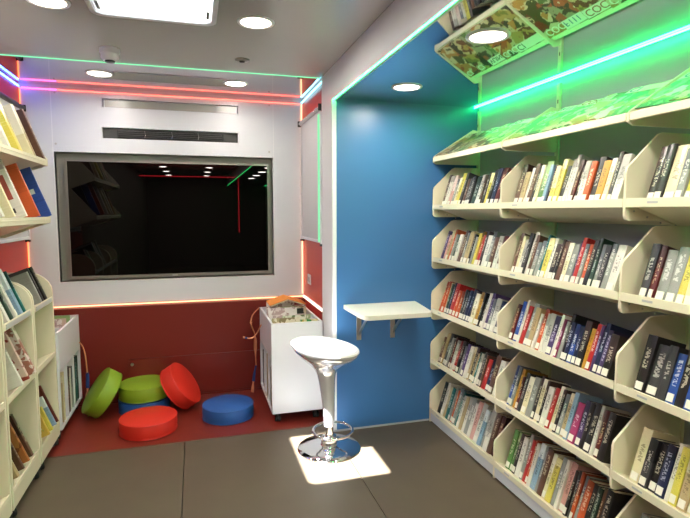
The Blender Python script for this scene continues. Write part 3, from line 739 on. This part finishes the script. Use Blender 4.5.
# ---------------------------------------------------------------- low bookcases on the left
XC = -0.88; CT = R(21)
def bookcase(y0, y1, label):
    t = empty('low_bookcase', (0, 0, 0)); tag(t, label, 'bookcase', 'low rounded bookcases on castors')
    top = [(XC, .055), (XC, .985)] + [(XC - .15 + .15 * math.cos(R(a)), 1.0 + .125 * math.sin(R(a))) for a in (0, 15, 30, 45, 60, 75, 90)] + [(XL + .01, 1.125), (XL + .01, .055)]
    for a, b in ((y0 + .002, y0 + .02), (y1 - .02, y1 - .002)):
        bm = bmesh.new(); prism(bm, top, 1, a, b); obj('side_panel', bm, 'creamcab', t, bevel=.003)
    bxo('back_panel', (XL + .011, y0 + .02, .06), (XL + .022, y1 - .02, 1.0), 'creamcab', t)
    for z in (.965, .61, .155):
        T = ltilt(XC - .004, z)
        T = Matrix.Translation((XC - .004, 0, z)) @ Matrix.Rotation(R(180), 4, 'Z') @ Matrix.Rotation(CT, 4, 'Y')
        bm = bmesh.new(); box(bm, (0, -(y1 - .021), -.014), (.32, -(y0 + .021), 0), T)
        box(bm, (XC - .008, y0 + .021, z - .03), (XC - .001, y1 - .021, z + .004))
        sh = obj('shelf', bm, 'creamcab', t, bevel=.001)
        if z > .9: bxo('label_holder', (XC - .001, y0 + .05, z - .026), (XC + .001, y1 - .05, z - .002), 'tag', sh)
    bxo('kick_board', (XC - .014, y0 + .021, .055), (XC - .002, y1 - .021, .125), 'creamcab', t)
    bxo('bottom_board', (XL + .022, y0 + .021, .055), (XC - .015, y1 - .021, .068), 'creamcab', t)
    for yy in (y0 + .05, y1 - .05):
        for xx in (XC - .028, XL + .08): castor(t, xx, yy, .055, R(40))
    return t
bookcase(3.215, 3.64, 'low cream bookcase on castors beside the book trolley, middle shelf empty')
bookcase(2.73, 3.205, 'low cream bookcase on castors nearer the camera, with pink picture books on its middle shelf')
bookcase(2.25, 2.72, 'low cream bookcase cut off by the left photo edge')
GL = 'books in the low left bookcases'
def cab_book(yf, z, th, d, h, code, lab, inset=.02, name='book', spin=0, m=None, labelled=False):
    x, zz = on_tilt(XC - .004, z, inset, CT)
    return left_book(name, x, zz, yf, th, d, h, code, lab, GL, tilt=CT, spin=spin, m=m, labelled=labelled)
cab_book(3.60, .965, .04, .17, .22, 'dk', 'thick black book on the top shelf of the far low bookcase')
cab_book(3.52, .965, .018, .17, .22, 'ch', 'thin charcoal book before the thick black one, far low bookcase')
cab_book(3.485, .965, .03, .17, .20, 'gy', 'grey book third from the end on top of the far low bookcase')
cab_book(3.17, .965, .02, .18, .24, 'te', 'teal book at the far end of the near bookcase top shelf')
cab_book(3.12, .965, .035, .19, .26, 'te', 'thick pale teal book beside the thin teal one, near bookcase top shelf', m=BM_['lb'])
cab_book(3.03, .965, .03, .19, .25, 'wh', 'white book with dark red label on the near bookcase top shelf', labelled=True)
cab_book(2.97, .965, .03, .185, .25, 'dg', 'dark green book on the near bookcase top shelf')
cab_book(2.91, .965, .03, .185, .27, 'wh', 'white book at the near end of the near bookcase top shelf')
pinkart = picture_mat('pink_cover_print', ['#c8b4a8', '#b08a80', '#d8ccc0', '#a06a58', '#c4a898'], 18)
redart = picture_mat('red_cover_print', ['#a04a38', '#c8b0a0', '#8a3828', '#d0b8a8'], 12)
browart = picture_mat('brown_cover_print', ['#9a6238', '#b07840', '#7a4426', '#a86c3a'], 10)
greenart = picture_mat('green_cover_print', ['#3c8a48', '#d8d0a0', '#caa84a', '#5a9a50'], 16)
cab_book(3.15, .61, .035, .20, .30, 'pk', 'pale pink picture book on the near bookcase middle shelf', inset=-.022, name='picture_book', m=pinkart)
cab_book(3.03, .61, .02, .20, .28, 're', 'red picture book with swirling cover before the pale pink one', inset=-.022, name='picture_book', m=redart)
cab_book(2.93, .61, .02, .185, .25, 'wh', 'white picture book on the near bookcase middle shelf', inset=-.022, name='picture_book')
cab_book(3.16, .155, .03, .185, .26, 'br', 'dark brown book at the far end of the near bookcase bottom shelf', name='picture_book')
cab_book(3.09, .155, .02, .185, .25, 'or', 'orange-brown picture book on the near bookcase bottom shelf', name='picture_book', m=browart)
cab_book(3.00, .155, .02, .185, .22, 'br', 'brown picture book before the orange-brown one, bottom shelf', name='picture_book')
cab_book(2.92, .155, .03, .185, .20, 'tn', 'tan picture book at the near end of the bottom shelf', name='picture_book')
fr = cab_book(3.60, .155, .022, .18, .26, 'dr', 'dark red picture book with a pale inner border, far bookcase bottom shelf', inset=-.008, name='picture_book', m=mat('maroon_cover', '#5c2418', .4, var=.08))
cab_book(3.55, .155, .02, .18, .20, 'lb', 'pale blue picture book beside the dark red one', inset=-.008, name='picture_book')
cab_book(3.47, .155, .02, .18, .16, 'ye', 'yellow picture book on the far bookcase bottom shelf', inset=-.008, name='picture_book')
cab_book(3.40, .155, .02, .18, .17, 'gn', 'green and yellow picture book on the far bookcase bottom shelf', inset=-.008, name='picture_book', m=greenart)

# ---------------------------------------------------------------- book trolleys
def trolley(xa, xw, y0, y1, label, group):
    """xa: aisle side, xw: wall side"""
    s = 1 if xw > xa else -1
    t = empty('book_trolley', (0, 0, 0)); tag(t, label, 'trolley', group)
    z0, z1 = .07, .722; th = .016
    lo, hi = min(xa, xw), max(xa, xw)
    bxo('end_panel', (lo, y0, z0), (hi, y0 + th, z1), 'white', t, .002)
    bxo('end_panel', (lo, y1 - th, z0), (hi, y1, z1), 'white', t, .002)
    bxo('side_panel', (xa, y0 + th, .46), (xa + s * th, y1 - th, z1), 'white', t, .002)
    bxo('wall_side_panel', (xw, y0 + th, z0), (xw - s * th, y1 - th, z1), 'white', t, .002)
    bxo('trough_floor', (lo + .017, y0 + th, .455), (hi - .017, y1 - th, .468), 'white', t)
    bxo('bottom_board', (lo, y0 + th, z0), (hi - (.0 if s < 0 else .017), y1 - th, z0 + .02), 'white', t)
    bxo('trough_divider', (lo + .017, y0 + .24, .468), (hi - .017, y0 + .25, .705), 'white', t)
    for k in (1, 2):
        yy = y0 + (y1 - y0) * k / 3
        bxo('partition', (xa + s * .003, yy - .006, z0 + .02), (xw - s * .017, yy + .006, .455), 'white', t)
    for yy in (y0 + .045, y1 - .045):
        for xx in (lo + .045, hi - .045): castor(t, xx, yy, z0)
    return t
trolley(0.492, 0.862, 3.54, 4.21, 'white book trolley on castors under the red right wall, between stool and cushions', 'white book trolleys')
trolley(-0.872, -1.195, 3.66, 4.29, 'white book trolley on castors against the left wall behind the low bookcases', 'white book trolleys')
GTR = 'picture books in the right trolley'; GTL = 'picture books in the left trolley'
def trough_book(x, y, w_, h, th, lean, m, label, group, z=.472, yaw=0):
    """cover facing the camera, standing in a trough"""
    T = Matrix.Translation((x, y, z)) @ Matrix.Rotation(R(yaw), 4, 'Z') @ Matrix.Rotation(R(-lean), 4, 'X')
    return book('picture_book', w_, th, h, m, label, 'book', group, T, labelled=False)
pale = [picture_mat('pale_print_%s' % n, c, 20) for n, c in (('rose', ['#d8c8c4', '#b8a09c', '#e4dcd8', '#a88a84']), ('sand', ['#cfc4a4', '#b0a078', '#e0d8c0', '#8a7a58']), ('sage', ['#c4ccb0', '#9aa880', '#d8d8c4', '#6a7a50']))]
dat = [(.515, 3.60, .20, .27, pale[1], 'sand-coloured picture book at the front left of the right trolley'),
       (.60, 3.65, .21, .275, pale[2], 'pale sage picture book second in the front half of the right trolley'),
       (.535, 3.70, .24, .275, pale[0], 'pale rose picture book before the divider of the right trolley'),
       (.52, 3.84, .22, .30, pale[0], 'pale rose picture book just behind the divider of the right trolley'),
       (.58, 3.89, .22, .28, BM_['dk'], 'black picture book behind the divider of the right trolley'),
       (.60, 3.94, .23, .29, pale[1], 'sand-coloured picture book in the back half of the right trolley'),
       (.53, 4.00, .22, .32, pale[0], 'tall pale picture book in the back half of the right trolley'),
       (.60, 4.05, .22, .28, redart, 'red picture book in the back half of the right trolley'),
       (.62, 4.11, .20, .27, BM_['te'], 'teal picture book at the back of the right trolley')]
for x_, y_, w_, h_, m_, l_ in dat: trough_book(x_, y_, w_, h_, .012, 8, m_, l_, GTR, yaw=random.uniform(-3, 3))
trough_book(.72, 3.58, .12, .255, .012, 8, greenart, 'small green picture book at the front right of the right trolley', GTR)
# open orange picture book lying like a roof over the others
t = empty('open_picture_book', (0.675, 4.0, 0.835)); tag(t, 'open orange picture book lying like a roof on top of the right trolley', 'book')
for s in (-1, 1):
    bm = bmesh.new(); box(bm, (0, -.11, -.005), (.15, .10, 0)); obj('cover', bm, 'orangecloth', t, mtx=Matrix.Rotation(R(18 if s > 0 else 162), 4, 'Y') @ (Matrix.Identity(4) if s > 0 else Matrix.Rotation(R(180), 4, 'X')))
    bm = bmesh.new(); box(bm, (.004, -.105, -.014), (.145, .095, -.0055)); obj('page_block', bm, 'pages', t, mtx=Matrix.Rotation(R(18 if s > 0 else 162), 4, 'Y') @ (Matrix.Identity(4) if s > 0 else Matrix.Scale(-1, 4, (0, 0, 1))))
for k, (x_, y_, h_, m_, l_) in enumerate(((-1.15, 3.80, .24, BM_['lb'], 'pale blue picture book at the front of the left trolley'), (-1.15, 4.00, .27, pale[0], 'pale rose picture book in the middle of the left trolley'),
       (-1.14, 4.08, .26, redart, 'red picture book in the middle of the left trolley'), (-1.14, 4.20, .26, BM_['gn'], 'green picture book at the back of the left trolley'), (-1.15, 3.72, .25, pale[1], 'sand-coloured picture book at the near end of the left trolley'))):
    trough_book(x_, y_, .22, h_, .012, 6, m_, l_, GTL)
# spine-out books in the trolley cubbies
def cubby(xa, s, y, th, h, code, label, group):
    T = Matrix.Translation((xa + s * .012, y + (0 if s > 0 else th), .0905)) @ Matrix.Rotation(R(0 if s > 0 else 180), 4, 'Z')
    book('picture_book', .20, th, h, BM_[code], label, 'book', group, T, labelled=False, thick=.002)
for k, (y_, c_, h_) in enumerate(((3.57, 'nb', .30), (3.60, 'bl', .28), (3.64, 'tn', .30), (3.675, 'gy', .28), (3.79, 'br', .34), (3.83, 'tn', .34), (3.87, 'tn', .33), (4.02, 'lb', .32), (4.06, 'wh', .30), (4.10, 'nb', .30))):
    cubby(.492, 1, y_, .022, h_, c_, '%s picture book upright in a right trolley cubby, %s from the camera' % (PAL[c_][3], ordinal(k + 1)), 'books in the right trolley cubbies')
for k, (y_, c_, h_) in enumerate(((3.70, 'gn', .30), (3.745, 'tn', .32), (3.79, 'cr', .33), (3.90, 'dr', .34), (3.94, 'br', .32), (3.985, 'wh', .30), (4.03, 'gy', .3), (4.12, 'dg', .33), (4.16, 'te', .34), (4.21, 'dg', .33))):
    cubby(-.872, -1, y_, .025, h_, c_, '%s picture book upright in a left trolley cubby, %s from the camera' % (PAL[c_][3], ordinal(k + 1)), 'books in the left trolley cubbies')

# ---------------------------------------------------------------- hanging cloth ribbons
def ribbon(pts, tip, end, label):
    t = empty('cloth_ribbon', pts[0]); tag(t, label, 'ribbon', 'cloth ribbons hanging from the trolleys')
    def path(ps):
        out = []
        P = [Vector(p) - Vector(pts[0]) for p in ps]
        for a, b in zip(P, P[1:]):
            for k in range(4): out.append(a.lerp(b, k / 4))
        out.append(P[-1])
        for _ in range(3): out = [out[0]] + [(out[i-1] + out[i] * 2 + out[i+1]) / 4 for i in range(1, len(out) - 1)] + [out[-1]]
        return out
    bm = bmesh.new(); tube(bm, path(pts), .013, 8, flat=.35); obj('band', bm, 'peach', t, True)
    bm = bmesh.new(); tube(bm, path([pts[-1]] + tip), .015, 8, flat=.5); obj('blue_end', bm, 'bluecloth', t, True)
    bm = bmesh.new(); tube(bm, path([tip[-1]] + end), .015, 8, flat=.5); obj('fringe', bm, 'peach', t, True)
ribbon([(.488, 4.20, .72), (.425, 4.205, .66), (.415, 4.20, .58), (.455, 4.21, .50), (.45, 4.2, .38), (.455, 4.2, .24)], [(.44, 4.2, .18), (.43, 4.19, .11)], [(.425, 4.19, .07), (.42, 4.185, .02)], 'peach cloth ribbon with blue end hanging on the right trolley')
ribbon([(.4905, 4.10, .60), (.46, 4.10, .54), (.43, 4.10, .50), (.40, 4.09, .495), (.375, 4.09, .50)], [(.365, 4.09, .502), (.358, 4.09, .505)], [(.352, 4.09, .506), (.345, 4.09, .508)], 'short peach ribbon curling out from the side of the right trolley')
ribbon([(-.862, 4.23, .52), (-.84, 4.24, .48), (-.825, 4.24, .40), (-.82, 4.24, .28)], [(-.82, 4.24, .24), (-.822, 4.235, .16)], [(-.825, 4.235, .12), (-.826, 4.23, .07)], 'peach and orange cloth ribbon hanging at the end of the left trolley')
